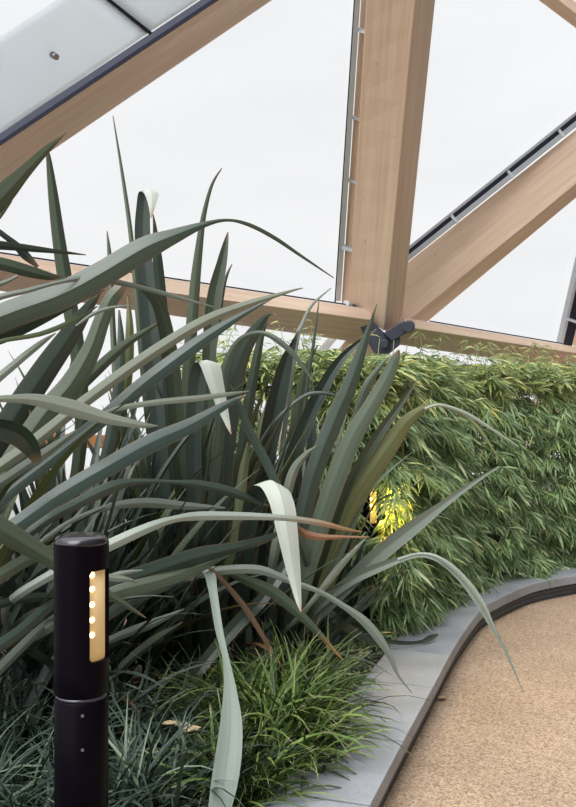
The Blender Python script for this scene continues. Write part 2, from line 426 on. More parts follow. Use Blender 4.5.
# C: edge beam left of the node
C = beam('horizontal timber edge beam left of the steel connector, crossed by upright flax leaves',
         ((-60, 244.5, 6.05), (372, 309, 7.98)), ((-60, 262, 5.93), (372, 320, 7.86)), ((-60, 282.5, 6.35), (378, 345.5, 8.28)))
bar('gasket', M['gasket'], C, (-60, 243.4, 6.07), (346, 304.2, 7.9), (-60, 244.6, 6.07), (346, 305.2, 7.9), .012)
D = beam('horizontal timber edge beam between the steel connector and right edge, above the bamboo',
         ((404, 317.3, 8.1), (600, 350.6, 11.0)), ((404, 326.5, 7.98), (600, 357, 10.85)), ((396, 344.5, 8.4), (600, 374.5, 11.3)))
bar('gasket', M['gasket'], D, (430, 320.9, 8.5), (563, 343.4, 10.45), (430, 321.8, 8.5), (563, 344.3, 10.45), .012)
# E: upper left beam
eA, eB = (-70, 191.5), (330, -75)
E = beam('brown timber beam crossing the upper left corner under the white cushion panels',
         ((-70, 192.5, 5.95), (330, -74, 6.9)), ((-70, 232, 6.85), (330, -41, 7.8)), ((-70, 234, 7.0), (330, -39.5, 7.95)))
bar('gasket', M['gasket'], E, (-70, 187.5, 5.97), (330, -79, 6.92), (-70, 193, 5.97), (330, -73.5, 6.92), .085)
F_ = beam('short end of a dark timber beam cutting the upper right corner',
          ((530, -34, 8.6), (640, 52, 9.2)), ((530, -22, 8.6), (640, 64, 9.2)), ((530, -6, 8.8), (640, 77, 9.4)))
Gb = beam('timber beam end with grey metal rail cut off by the right edge',
          ((572, 345, 10.6), (607, 200, 9.6)), ((596, 356, 10.6), (634, 205, 9.6)), ((606, 352, 10.9), (645, 203, 9.9)))
bar('rail', M['alu'], Gb, (560.5, 344, 10.62), (594.5, 195, 9.62), (563.2, 344, 10.62), (597.5, 195, 9.62), .06)
bar('gasket', M['gasket'], Gb, (563.5, 345, 10.7), (598, 196, 9.7), (572, 346, 10.7), (607, 200, 9.7), .06)
for y in (318, 280): 
    t = (344-y)/149; bar('bracket', M['alu'], Gb, (562+34*t, y, 10.6-t), (573+34*t, y+4, 10.6-t), (562+34*t, y+2.5, 10.6-t), (573+34*t, y+6.5, 10.6-t), .06)
# lower members dropping from the nodes behind the planting
H1 = beam('lower timber beam dropping from the steel connector behind the bamboo top',
          ((352, 332, 8.2), (262, 445, 8.0)), ((383, 345, 8.2), (296, 462, 8.0)), ((389, 347, 8.5), (301, 463, 8.3)))
bar('rail', M['white'], H1, (331, 334, 8.22), (240, 446, 8.02), (341, 334, 8.22), (250, 446, 8.02), .06)
H2 = beam('lower timber beam dropping behind the bamboo at the right edge',
          ((566, 366, 11.3), (476, 470, 10.9)), ((604, 374, 11.3), (514, 482, 10.9)), ((610, 375, 11.6), (520, 484, 11.2)))
bar('rail', M['white'], H2, (553, 366, 11.32), (463, 470, 10.92), (562, 366, 11.32), (472, 470, 10.92), .06)
# timber rails of the low back wall, glimpsed between the leaves
def railbar(label, p0, p1, h, dep):
    a, b = P(*p0), P(*p1); up = Vector((0, 0, h)); bk = Vector((-.7*dep, .72*dep, 0))
    mb = MB(); mb.prism([a, a+bk, a+bk-up, a-up], [b, b+bk, b+bk-up, b-up])
    return tag(bevel(fixn(mb.build('timber_rail', M['rail_wood'])), .006), label, 'rail')
railbar('orange timber rail seen through the leaves just right of the near bollard lamp', (60, 567, 5.9), (262, 517, 7.0), .11, .1)
railbar('low orange timber rail glimpsed under the flax leaves above the middle grass', (150, 569, 6.15), (330, 585, 6.3), .085, .1)
railbar('high orange timber rail showing between leaves at far left', (-60, 430, 6.0), (135, 436, 6.9), .10, .1)
mb = MB(); a = [P(101, 470, 6.6), P(118, 470, 6.6), P(140, 566, 6.4), P(122, 566, 6.4)]
mb.prism(a, [v+Vector((-.04, .05, 0)) for v in a])
tag(fixn(mb.build('metal_strut', M['alu'])), 'pale metal strut leaning behind the leaves above the near bollard lamp', 'strut')

# steel connector at the node
root = empty('steel_connector', P(380, 335, 8.0), 'dark steel connector where the timber beams meet above the bamboo', 'connector')
def plate(pts, d, th, name='plate'):
    a = [P(x, y, d) for x, y in pts]; mb = MB(); mb.prism(a, [v+Vector((0, th, 0)) for v in a])
    return bevel(fixn(mb.build(name, M['steel'], root)), .006)
plate([(346.5, 308), (354, 303.5), (386, 334), (383, 346), (370, 341)], 7.92, .14)
plate([(364, 329), (384, 333), (401, 321.5), (400, 345), (389, 354), (376, 352)], 7.9, .2)
plate([(383, 333), (404, 320.5), (409, 325), (407, 333), (392, 341)], 7.86, .12)
for (x, y, rr) in ((408, 327, .052), (384, 344, .04)):
    mb = MB(); c = P(x, y, 7.80); mb.tube([c, c+Vector((.03, .13, .02))], rr, 20)
    bevel(fixn(mb.build('pin', M['steel'], root)), .008)
mb = MB(); c = P(346, 303.5, 7.98); mb.tube([c, c+Vector((.04, .10, -.03))], .03, 12); fixn(mb.build('bolt', M['alu'], root))

# clear film cushions in the fields between the beams, and the white ones top left
def pane(name, pts, off, m, bulge, th=None):
    """inflated film over a polygon, thin on its rim and bulging in its middle"""
    p3 = [P(x, y, RD(x, y) if d is None else d)+NU*off for x, y, d in pts]
    c = sum(p3, Vector())/len(p3); mb = MB(); n = len(p3); rings = 6
    nrm = (p3[1]-p3[0]).cross(p3[2]-p3[0]).normalized()
    if nrm.dot(NU) < 0: nrm = -nrm
    for side in (-1, 1):
        k = len(mb.v)
        for r in range(rings):
            f = 1-r/rings
            for p in p3: mb.v.append(c+(p-c)*f+nrm*side*(bulge*(1-f*f)+.004))
        mb.v.append(c+nrm*side*(bulge+.004))
        for r in range(rings-1):
            for i in range(n): mb.face((k+r*n+i, k+r*n+(i+1) % n, k+(r+1)*n+(i+1) % n, k+(r+1)*n+i), None, True)
        for i in range(n): mb.face((k+(rings-1)*n+i, k+(rings-1)*n+(i+1) % n, k+rings*n), None, True)
    h = rings*n+1
    for i in range(n): mb.face((i, (i+1) % n, h+(i+1) % n, h+i))
    return fixn(mb.build(name, m))
w1 = pane('window_1', [(-75, 228, None), (262, 0, None), (375, -60, 6.3), (370, 0, 6.6), (350, 306, 8.1), (150, 276, None)], .22, M['film'], .05)
w2 = pane('window_2', [(418, 262, 8.4), (400, 272, 8.3), (428, -55, 6.4), (560, -20, 8.9), (600, 40, 9.4), (640, 62, 9.9)], .22, M['film'], .05)
w3 = pane('window_3', [(424, 322, 8.4), (600, 188, 9.9), (566, 345, 10.8)], .22, M['film'], .05)
for w in (w1, w2, w3): tag(w, None, None, None, 'structure')
def densify(pts, k=6):
    out = []
    for i in range(len(pts)):
        a, b = pts[i], pts[(i+1) % len(pts)]
        for j in range(k): out.append((a[0]+(b[0]-a[0])*j/k, a[1]+(b[1]-a[1])*j/k, None))
    return out
cu1 = pane('roof_cushion', densify([(-80, 96.4), (91.4, -14), (154, 36.2), (-80, 195)]), .08, M['cushion'], .012)
tag(cu1, 'larger white translucent cushion panel filling the upper left corner, with a small round valve', 'roof panel', 'white cushion panels')
a = [(89.5, -15.5), (92.5, -16.5), (156.5, 34.6), (154.2, 37)]; a = [P(x, y, RD(x, y))+NU*.05 for x, y in a]
mb = MB(); mb.prism(a, [v+NU*.05 for v in a]); fixn(mb.build('gasket', M['gasket'], cu1))
mb = MB(); c = P(58, 58, RD(58, 58))+NU*.02; mb.tube([c, c+NU*.06], .02, 16); fixn(mb.build('valve', M['screw'], cu1))
cu2 = pane('roof_cushion', densify([(93.6, -15.5), (200, -83.6), (290, -53.5), (156.4, 34.8)]), .08, M['cushion'], .012)
tag(cu2, 'smaller white translucent cushion panel beyond the thin seam, cut by the top edge', 'roof panel', 'white cushion panels')

# ------------------------------------------------------------------ bollard lamps
def make_bollard(base, H, face, label):
    """face: direction (radians, plan) towards which the window's first edge is counted clockwise"""
    r = .075; root = empty('bollard_lamp', base, label, 'lamp', 'bollard lamps in the bed')
    zt = H                                    # top of the head
    zs = zt-.440                              # seam between head and post
    w0, w1 = zt-.337, zt-.089                 # window
    a0, a1 = R(17), R(85)
    mb = MB(); mb.lathe(Vector(base), [(r*.985, 0), (r*.985, zs-.010), (r*.93, zs-.004)], 56); fixn(mb.build('post', M['black'], root))
    mb = MB(); mb.lathe(Vector(base), [(r*.94, zs-.006), (r*.94, zs+.006)], 56); fixn(mb.build('ring', M['ring'], root))
    # head shell with a rounded window opening
    na, nz = 120, 60; mb = MB(); idx = {}
    def hole(a, z):
        if not (a0 < a < a1 and w0 < z < w1): return False
        cr = .013; da = min(a-a0, a1-a)*r; dz = min(z-w0, w1-z)
        if da < cr and dz < cr: return (cr-da)**2+(cr-dz)**2 < cr*cr
        return True
    angs = [a0+(a1-a0)*i/36 for i in range(37)]+[a1+(2*math.pi-(a1-a0))*i/60 for i in range(1, 60)]
    zs_l = [zs+.006, zs+.012]+[w0-.03]+[w0+(w1-w0)*i/64 for i in range(65)]+[zt-.035, zt-.022]
    def pt(a, z, rr=r):
        q = face+a; return Vector((base[0]+rr*math.cos(q), base[1]+rr*math.sin(q), base[2]+z))
    n = len(angs)
    for z in zs_l:
        for a in angs: mb.v.append(pt(a, z, r if z > zs+.008 else r*.955))
    hol = set()
    for i in range(len(zs_l)-1):
        for j in range(n):
            am = (angs[j]+(angs[j+1] if j+1 < n else 2*math.pi+a0))/2; zm = (zs_l[i]+zs_l[i+1])/2
            if hole(am, zm): hol.add((i, j)); continue
            mb.face((i*n+j, (i+1)*n+j, (i+1)*n+(j+1) % n, i*n+(j+1) % n), None, True)
    # jambs of the opening
    for (i, j) in hol:
        for (di, dj, e) in ((1, 0, ((1, 0), (1, 1))), (-1, 0, ((0, 0), (0, 1))), (0, 1, ((0, 1), (1, 1))), (0, -1, ((0, 0), (1, 0)))):
            if (i+di, j+dj) in hol: continue
            k = len(mb.v)
            for (ei, ej) in e: mb.v.append(pt(angs[(j+ej) % n], zs_l[i+ei])); mb.v.append(pt(angs[(j+ej) % n], zs_l[i+ei], r-.012))
            mb.face((k, k+1, k+3, k+2))
    k = len(zs_l)-1
    o = fixn(mb.build('head', M['black'], root))
    mb = MB(); mb.lathe(Vector(base), [(r, zt-.022), (r*.99, zt-.014), (r*.95, zt-.006), (r*.86, zt), (r*.7, zt+.004), (r*.4, zt+.007), (r*.1, zt+.008)], 56)
    fixn(mb.build('cap', M['gloss'], root))
    # lens behind the opening
    mb = MB(); na = 24
    for z in (w0-.006, w1+.006):
        for i in range(na+1): mb.v.append(pt(a0-.08+(a1-a0+.16)*i/na, z, r-.011))
        for i in range(na+1): mb.v.append(pt(a0-.08+(a1-a0+.16)*i/na, z, r-.016))
    q = 2*(na+1); ring = list(range(na+1))+list(range(2*na+1, na, -1))
    for a_, b_ in zip(ring, ring[1:]+ring[:1]): mb.face((a_, b_, q+b_, q+a_), None, True)
    mb.face(tuple(ring)); mb.face(tuple(q+i for i in reversed(ring)))
    lens = fixn(mb.build('lens', M['lens'], root))
    for t in (.955, .80, .63, .46, .295):
        c = pt(a0+R(9), w0+(w1-w0)*t, r-.012); nr = Vector((math.cos(face+a0+R(9)), math.sin(face+a0+R(9)), 0))
        mb = MB(); mb.tube([c, c+nr*.004], .009, 12, .006); fixn(mb.build('led', M['led'], lens))
    for z in (zs-.036, zs-.128):
        c = pt(R(2), z, r*.98); nr = Vector((math.cos(face), math.sin(face), 0))
        mb = MB(); mb.tube([c, c+nr*.003], .0045, 10); fixn(mb.build('screw', M['screw'], root))
    return root
bp = Vector(((81.5-CX)/F*2.5, 2.5, .085))
H1b = EYE-(535.5-CY)/F*2.5-.085
def cam_dir(p): return math.atan2(-p.y, -p.x)
# angles run clockwise seen from above so that +angle is to the viewer's right
def bol(base, H, label): return make_bollard(tuple(base), H, cam_dir(base)+0.0, label)
def _flip(): pass
make_b = bol(bp, H1b, 'black cylindrical bollard lamp standing in the foreground grass, lit strip on its right side')
b2 = Vector(((366.5-CX)/F*5.75, 5.75, .085))
H2b = EYE-(482-CY)/F*5.75-.085+.08
bol(b2, H2b, 'small distant bollard lamp glowing beside yellow lit bamboo leaves')
def lamp(name, loc, dirv, power, size):
    l = bpy.data.lights.new(name, 'AREA'); l.energy = power; l.color = (1, .62, .10); l.shape = 'RECTANGLE'; l.size = size[0]; l.size_y = size[1]; l.spread = R(170)
    o = bpy.data.objects.new(name, l); col.objects.link(o); o.location = loc
    o.rotation_euler = Vector(dirv).to_track_quat('-Z', 'Y').to_euler(); return o
lamp('bollard_light', b2+Vector((.09, -.035, H2b-.2)), (1, -.35, -.15), 13.0, (.03, .22))
lamp('bollard_light', bp+Vector((.083, -.06, H1b-.2)), (.8, -.5, -.1), .35, (.03, .22))

# ------------------------------------------------------------------ flax plants
def leaf_obj(root, rows, m, name='leaf'):
    """rows: list of (point, lateral unit vec, normal, width)"""
    mb = MB(); n = len(rows); L = 0; acc = [0]
    for a, b in zip(rows, rows[1:]): L += (b[0]-a[0]).length; acc.append(L)
    add_leaf(mb, rows, n, acc, L)
    return mb.build(name, m, root)
def add_leaf(mb, rows, n, acc, L):
    offs = (-1, -.5, 0, 0, .5, 1); ke = random.uniform(.12, .26); k = len(mb.v)
    for p, la, nr, w in rows:
        for o in offs: mb.v.append(p+la*(o*w/2)+nr*(abs(o)*w*ke-.02*w*(abs(o) == .5)))
    for i in range(n-1):
        u0, u1 = acc[i]/L, acc[i+1]/L
        for j in (0, 1, 3, 4):
            v0, v1 = (offs[j]+1)/2, (offs[j+1]+1)/2
            mb.face((k+i*6+j, k+i*6+j+1, k+(i+1)*6+j+1, k+(i+1)*6+j), [(u0, v0), (u0, v1), (u1, v1), (u1, v0)], True)
def hero(root, pts, d, m='g', roll=0, lat=None, flip=False, link=True, rootw=.6):
    """pts: (px, py, width px) from base to tip; d: depths interpolated along the leaf"""
    n = len(pts)
    def dep(t):
        s = t*(len(d)-1); i = min(int(s), len(d)-2); return d[i]+(d[i+1]-d[i])*(s-i)
    q = []
    for i, (x, y, w) in enumerate(pts):
        dd = dep(i/(n-1)); q.append((*P(x, y, dd), max(w, .8)*dd/F))
    nb = 0
    if link:
        a = Vector(root.location)+Vector((random.uniform(-.10, .10), random.uniform(-.08, .08), 0))
        p0 = Vector(q[0][:3]); t0 = (Vector(q[1][:3])-p0).normalized(); w0 = q[0][3]
        dist = (p0-a).length
        if dist > .12:
            c1 = a+Vector((0, 0, dist*.35)); c2 = p0-t0*dist*.33
            c2.z = max(c2.z, .12)
            ex = []
            for k in range(5):
                t = k/5; b = a*(1-t)**3+c1*3*t*(1-t)**2+c2*3*t*t*(1-t)+p0*t**3
                ex.append((*b, w0*(rootw+(1-rootw)*t)))
            nb = len(ex); q = ex+q
    c = catmull(q, 5)
    rows = []; prev = None
    for i, r in enumerate(c):
        p = Vector(r[:3]); w = max(r[3], .0015)
        t = (Vector(c[min(i+1, len(c)-1)][:3])-Vector(c[max(i-1, 0)][:3])).normalized()
        v = (p-Vector((0, 0, EYE))).normalized()
        if lat is None or i < nb*5+3:
            la = t.cross(v)
            if la.length < .05: la = prev or Vector((1, 0, 0))
            la.normalize()
            la = Matrix.Rotation(R(roll), 3, t) @ la; w /= max(math.cos(R(roll)), .4)
        else:
            la = Vector(lat).normalized()
        if prev is not None and la.dot(prev) < 0: la = -la
        if prev is not None: la = (la*.6+prev*.4).normalized()
        prev = la
        nr = la.cross(t).normalized()
        if flip: nr = -nr
        rows.append((p, la if not flip else -la, nr, w))
    o = leaf_obj(root, rows, M[m]); return o
def filler(root, az, tilt, length, w, droop, m='g', into=None, sp=.09):
    a = Vector(root.location)+Vector((random.gauss(0, sp), random.gauss(0, sp*.9), 0))
    p = a.copy(); n = 16; rows = []; ang = R(tilt); h = Vector((math.cos(az), math.sin(az), 0))
    side = Vector((-h.y, h.x, 0)); tw = random.uniform(-.5, .5)
    for i in range(n+1):
        s = i/n; t = h*math.sin(ang)+Vector((0, 0, 1))*math.cos(ang)
        la = (side+h*tw).normalized(); la = (la-t*la.dot(t)).normalized(); nr = t.cross(la)
        ww = w*min(1, .55+s*1.5)*(1 if s < .55 else max(.03, 1-((s-.55)/.45)**1.6))
        rows.append((p.copy(), la, nr, ww))
        p += t*length/n; ang += droop*R(1)*(.3+1.7*s*s)
        if p.z < .12: p.z = .12
    if into is not None:
        add_leaf(into, rows, n+1, [length*i/n for i in range(n+1)], length); return
    return leaf_obj(root, rows, M[m])
def mass(root, m, specs):
    mb = MB()
    for cnt, azr, tl, ln, wr, dr, sp in specs:
        for _ in range(cnt):
            filler(root, random.uniform(*azr), random.uniform(*tl), random.uniform(*ln), random.uniform(*wr), random.uniform(*dr), m, mb, sp)
    tag(mb.build('foliage', M[m], root), None, None, None, 'stuff')

Pz = .088
def base(px, d): return Vector(((px-CX)/F*d, d, Pz))
T0 = empty('flax_plant', base(-75, 3.7), 'flax at the left edge, its broad dark leaves reaching in behind the near bollard', 'plant', 'flax plants')
T1 = empty('flax_plant', base(62, 4.4), 'flax rooted behind the near bollard lamp, upright and leaning leaves crossing the upper left beam', 'plant', 'flax plants')
T2 = empty('flax_plant', base(195, 4.9), 'large flax in the middle with white folded leaves and tall blades before the edge beam', 'plant', 'flax plants')
T3 = empty('flax_plant', base(292, 5.1), 'flax fanning right from the large middle flax towards bamboo and kerb', 'plant', 'flax plants')
H = hero
# --- left edge plant
H(T0, [(-50, 250, 28), (0, 200, 22), (25, 173, 13), (45, 152, 8), (66, 133, 1)], (3.5, 3.6), 'g', 20)
H(T0, [(-12, 230, 3), (0, 217, 3), (12, 201, 1)], (3.6, 3.6), 'g', link=False)
H(T0, [(-50, 243, 12), (0, 246, 9), (40, 250, 6), (86, 255, 1)], (3.5, 3.7), 'g', 30)
H(T0, [(-20, 226, 6), (10, 240, 6), (25, 255, 9), (38, 267, 3)], (3.6, 3.7), 'g')
H(T0, [(-50, 256, 15), (0, 264, 13), (30, 272, 12), (52, 277, 7), (63, 276, 1)], (3.4, 3.6), 'g', 10)
H(T0, [(-30, 290, 6), (0, 284, 5), (18, 276, 3)], (3.3, 3.4), 'p', link=False)
H(T0, [(-60, 347, 30), (0, 317, 28), (60, 295, 28), (100, 274, 26), (144, 248, 24), (175, 235, 15), (205, 224, 6), (228, 220, 3), (250, 225, 4), (275, 238, 4), (300, 255, 3), (334, 278, 1)], (3.4, 3.6, 4.0), 'g', -12)
H(T0, [(-40, 352, 22), (10, 332, 20), (50, 314, 14), (85, 298, 5), (105, 290, 1)], (3.5, 3.7), 'g', 25)
H(T0, [(-20, 306, 7), (30, 290, 5), (60, 282, 4), (85, 278, 6), (110, 281, 6), (144, 288, 5), (180, 298, 4), (214, 307, 1)], (3.3, 3.8), 'p')
H(T0, [(-45, 402, 10), (0, 399, 7), (35, 400, 12), (70, 408, 17), (105, 418, 12), (140, 425, 7), (158, 426, 1)], (3.1, 3.3), 'p', 10)
H(T0, [(-30, 556, 16), (20, 522, 17), (60, 494, 18), (110, 465, 19), (150, 443, 19), (190, 425, 15), (225, 405, 8), (246, 395, 2)], (3.2, 3.8), 'g', -15)
H(T0, [(-40, 505, 22), (0, 530, 23), (30, 548, 20), (60, 566, 16), (100, 590, 10), (125, 605, 6), (146, 618, 1)], (3.0, 3.3), 'g', 15)
H(T0, [(-20, 348, 4), (40, 334, 5), (75, 320, 5), (98, 306, 1)], (3.4, 3.6), 'o')
H(T0, [(-15, 392, 9), (15, 364, 8), (40, 344, 6), (56, 333, 1)], (3.4, 3.6), 'p')
H(T0, [(-30, 506, 11), (20, 470, 10), (50, 450, 9), (77, 430, 2)], (3.3, 3.5), 'p', 20)
H(T0, [(-40, 434, 22), (-10, 427, 20), (15, 432, 22), (30, 445, 18), (38, 462, 8)], (3.1, 3.3), 'g', 20, flip=True)
H(T0, [(-30, 600, 14), (10, 570, 14), (45, 552, 10), (70, 540, 2)], (3.2, 3.5), 'g', 10)
H(T0, [(-20, 660, 12), (20, 632, 12), (50, 606, 10), (75, 590, 2)], (3.2, 3.6), 'g', 10)
H(T0, [(-20, 612, 8), (20, 600, 9), (50, 598, 8), (80, 604, 2)], (3.3, 3.6), 'g', 20)
H(T0, [(-20, 690, 10), (10, 660, 10), (40, 630, 8), (62, 610, 2)], (3.2, 3.6), 'p', 30)
# --- plant behind the near bollard
H(T1, [(78, 345, 15), (68, 290, 15), (60, 240, 13), (54, 195, 10), (49, 158, 5), (46, 145, 1)], (4.3, 4.2), 'g', 20)
H(T1, [(-30, 490, 26), (10, 425, 27), (45, 372, 25), (70, 336, 20), (90, 306, 10), (101, 291, 2)], (4.0, 4.0), 'g', 15)
H(T1, [(-5, 490, 22), (40, 420, 25), (70, 385, 24), (90, 350, 19), (101, 320, 16), (110, 300, 15), (118, 290, 13), (124, 284, 6)], (3.9, 3.9), 'g', -15)
H(T1, [(-20, 484, 13), (30, 446, 13), (85, 402, 12), (144, 359, 12), (200, 324, 11), (240, 307, 8), (288, 292, 3), (303, 288, 1)], (3.6, 4.2), 'p', 10)
H(T1, [(0, 500, 14), (60, 452, 14), (110, 412, 15), (144, 383, 16), (185, 352, 15), (215, 331, 11), (245, 313, 5), (275, 297, 1)], (3.9, 4.3), 'g', -20)
H(T1, [(53, 575, 9), (48, 520, 9), (42, 480, 10), (36, 440, 9), (30, 410, 2)], (4.1, 4.0), 'o')
H(T1, [(76, 326, 2), (95, 313, 4), (115, 307, 3), (133, 306, 1)], (3.7, 3.8), 'p', link=False)
H(T1, [(40, 525, 10), (75, 505, 12), (110, 488, 13), (135, 482, 7), (170, 482, 4), (200, 485, 9), (230, 492, 10), (255, 501, 6), (269, 506, 1)], (3.6, 4.2), 'g', 5)
H(T1, [(60, 528, 5), (90, 513, 5), (120, 505, 8), (150, 503, 10), (185, 506, 8), (225, 508, 2)], (3.8, 4.3), 'p', 10)
H(T1, [(60, 570, 10), (110, 545, 12), (150, 527, 10), (175, 519, 7), (200, 516, 9), (240, 516, 8), (285, 518, 6), (320, 523, 6), (345, 529, 4), (362, 532, 1)], (3.3, 3.8), 'q')
H(T1, [(60, 606, 14), (120, 584, 18), (160, 570, 18), (200, 557, 17), (240, 547, 10), (265, 540, 8), (287, 529, 1)], (3.6, 4.1), 'g', 25)
H(T1, [(60, 620, 12), (110, 594, 14), (160, 580, 14), (200, 566, 12), (232, 552, 2)], (3.5, 4.0), 'g', -10)
H(T1, [(90, 575, 6), (115, 578, 7), (130, 580, 4), (138, 583, 1)], (3.4, 3.5), 'p', link=False)
H(T1, [(95, 583, 5), (120, 574, 6), (143, 570, 1)], (3.5, 3.6), 'p', link=False)
H(T1, [(95, 648, 6), (120, 636, 8), (150, 625, 9), (184, 609, 1)], (3.9, 4.1), 'p', 20)
H(T1, [(105, 684, 6), (135, 656, 9), (160, 638, 9), (183, 622, 1)], (4.0, 4.2), 'g', 20)
H(T1, [(92, 628, 8), (125, 604, 12), (160, 589, 9), (190, 580, 2)], (3.8, 4.2), 'g', 10)
H(T1, [(20, 450, 14), (60, 405, 15), (95, 372, 12), (125, 345, 9), (160, 322, 2)], (4.5, 4.6), 'g', 10)
H(T1, [(95, 500, 11), (110, 440, 12), (118, 390, 11), (121, 345, 8), (119, 310, 2)], (4.7, 4.8), 'g')
H(T1, [(105, 470, 10), (120, 420, 11), (128, 375, 10), (130, 330, 8), (128, 296, 2)], (4.8, 4.9), 'o', 10)
# --- large middle plant
H(T2, [(150, 430, 8), (140, 330, 7), (132, 245, 5), (124, 185, 3.6), (113, 116, 1)], (4.9, 4.9), 'g')
H(T2, [(168, 560, 16), (157, 420, 17), (149, 310, 17), (143, 240, 16), (144, 203, 14), (147, 190.5, 15), (151, 191.5, 15), (152, 202, 9), (151, 218, 1)], (4.8, 4.7, 4.65, 4.6), 'w', 0, (1, 0, .02), True)
H(T2, [(118, 400, 7), (113, 330, 6), (110, 262, 5), (107, 231, 1)], (4.8, 4.8), 'g')
H(T2, [(182, 490, 16), (173, 385, 17), (166, 335, 15), (158, 305, 13), (147, 291, 10), (136, 286, 6), (126, 288, 1)], (4.7, 4.4), 'g', 15, flip=True)
H(T2, [(172, 440, 14), (163, 320, 12), (158, 262, 10), (155, 228, 4), (153, 214, 1)], (4.9, 4.8), 'g', 10)
H(T2, [(183, 540, 14), (188, 390, 13), (194, 300, 11), (199, 250, 8), (204, 215, 5), (212, 185, 3), (222, 168, 1)], (4.8, 4.7), 'g', 10)
H(T2, [(205, 500, 13), (209, 360, 14), (214, 300, 15), (222, 262, 10), (226, 242, 5), (228, 232, 1)], (4.75, 4.75), 'g', 0, None, True)
H(T2, [(215, 340, 6), (224, 285, 4), (232, 264, 1)], (4.9, 4.9), 'g')
H(T2, [(96, 416, 2), (120, 408, 5), (160, 402, 6), (200, 398, 6), (230, 394, 4), (249, 391, 1)], (3.6, 4.0), 'p', link=False)
H(T2, [(240, 672, 11), (240, 630, 12), (242, 585, 14), (246, 540, 16), (254, 500, 20), (264, 483, 27), (274, 481.5, 28), (282, 500, 26), (287, 530, 22), (293, 568, 15), (298, 598, 7), (301, 612, 1)], (4.9, 4.2, 3.9, 3.8), 'w', 0, (1, 0, -.10), True, link=False)
H(T2, [(196, 520, 14), (194, 440, 16), (198, 385, 18), (204, 363, 21), (209, 362, 21), (215, 382, 17), (221, 403, 12), (227, 422, 6), (231, 434, 1)], (4.5, 4.4, 4.3), 'w', 0, (1, 0, -.04), True)
H(T2, [(222, 500, 16), (228, 430, 19), (233, 385, 21), (243, 352, 17), (256, 330, 12), (268, 315, 4), (276, 315, 1)], (4.7, 4.6), 'g', 10)
H(T2, [(240, 470, 10), (250, 400, 11), (257, 360, 9), (262, 335, 6), (268, 318, 1)], (4.8, 4.8), 'g', 20)
H(T2, [(220, 430, 10), (225, 370, 8), (237, 343, 6), (252, 334, 5), (266, 334, 5), (280, 342, 6), (295, 356, 5), (314, 382, 1)], (4.6, 4.5), 'g')
H(T2, [(297, 527, 4), (306, 534, 8), (322, 537, 6), (345, 537, 3), (369, 537, 1)], (4.0, 4.0), 'r', link=False)
H(T2, [(290, 560, 12), (262, 600, 12), (245, 616, 14), (215, 650, 13), (185, 688, 11), (160, 715, 9), (145, 732, 4), (140, 738, 1)], (4.6, 4.2, 3.8), 'g', 5, None, True, link=False)
H(T2, [(190, 573, 8), (200, 573, 12), (209, 575, 12), (213, 592, 9), (219, 630, 8), (226, 660, 7), (230, 690, 13), (231, 730, 23), (226, 775, 27), (219, 815, 22), (214, 845, 10)], (4.1, 3.7, 3.2, 2.75), 'p', 0, (1, 0, -.05))
H(T2, [(214, 572, 4), (235, 595, 5.5), (250, 615, 5.5), (268, 645, 4), (283, 670, 1)], (4.2, 4.2), 'b')
H(T2, [(236, 530, 9), (243, 475, 10), (248, 442, 2)], (4.6, 4.6), 'o')
H(T2, [(195, 575, 9), (225, 570, 9), (260, 570, 9), (290, 581, 6), (320, 592, 5), (345, 607, 6), (365, 622, 9), (380, 640, 9), (390, 656, 6), (398, 675, 3), (412, 693, 1)], (4.2, 4.3, 4.4), 'p')
H(T2, [(222, 571, 6), (250, 582, 10), (275, 594, 12), (300, 615, 9), (320, 635, 6), (343, 660, 1)], (4.3, 4.3), 't', 10)
# --- right plant
H(T3, [(296, 530, 8), (270, 470, 9), (250, 432, 9), (236, 398, 6), (230, 384, 1)], (4.5, 4.4), 'g')
H(T3, [(258, 560, 15), (264, 470, 18), (272, 420, 20), (281, 380, 17), (287, 358, 12), (293, 344, 6), (298, 331, 1)], (4.9, 4.8), 'g', 10, None, True)
H(T3, [(283, 540, 14), (292, 465, 16), (308, 420, 15), (325, 385, 13), (340, 361, 9), (355, 346, 6), (368, 336, 3), (376, 329, 1)], (4.9, 4.8), 'g', -10, None, True)
H(T3, [(290, 580, 16), (312, 482, 18), (335, 420, 18), (350, 385, 15), (362, 350, 10), (370, 325, 4), (377, 304, 1)], (4.7, 4.6), 'g', 12)
H(T3, [(297, 600, 17), (325, 508, 20), (350, 442, 19), (370, 407, 16), (385, 381, 14), (395, 359, 9), (399, 350, 2)], (4.6, 4.5), 'g', -12)
H(T3, [(340, 460, 6), (355, 420, 8), (365, 390, 9), (376, 372, 6), (389, 356, 1)], (4.8, 4.8), 'g')
H(T3, [(318, 610, 16), (343, 525, 22), (365, 482, 22), (390, 446, 19), (408, 421, 13), (425, 408, 6), (440, 405, 4), (458, 412, 4), (478, 428, 4), (500, 461, 1)], (4.8, 4.6, 4.5), 'o', 15)
H(T3, [(425, 409, 3), (440, 405, 3), (465, 413, 4), (490, 428, 3), (519, 447, 1)], (4.55, 4.5), 'p', link=False)
H(T3, [(322, 560, 8), (348, 487, 9), (375, 440, 10), (400, 405, 7), (417, 380, 1)], (4.7, 4.6), 'g', 0, None, True)
H(T3, [(310, 622, 12), (340, 592, 14), (370, 562, 16), (395, 541, 16), (420, 522, 13), (445, 503, 8), (470, 485, 5), (499, 466, 1)], (4.8, 4.5), 'p', 10, None, True)
H(T3, [(305, 618, 8), (345, 584, 10), (380, 567, 9), (410, 557, 4), (430, 557, 3.5), (450, 569, 4), (470, 592, 4.5), (488, 620, 4.5), (505, 650, 3), (523, 692, 1)], (4.8, 4.5, 4.3), 'p', 0, None, True)
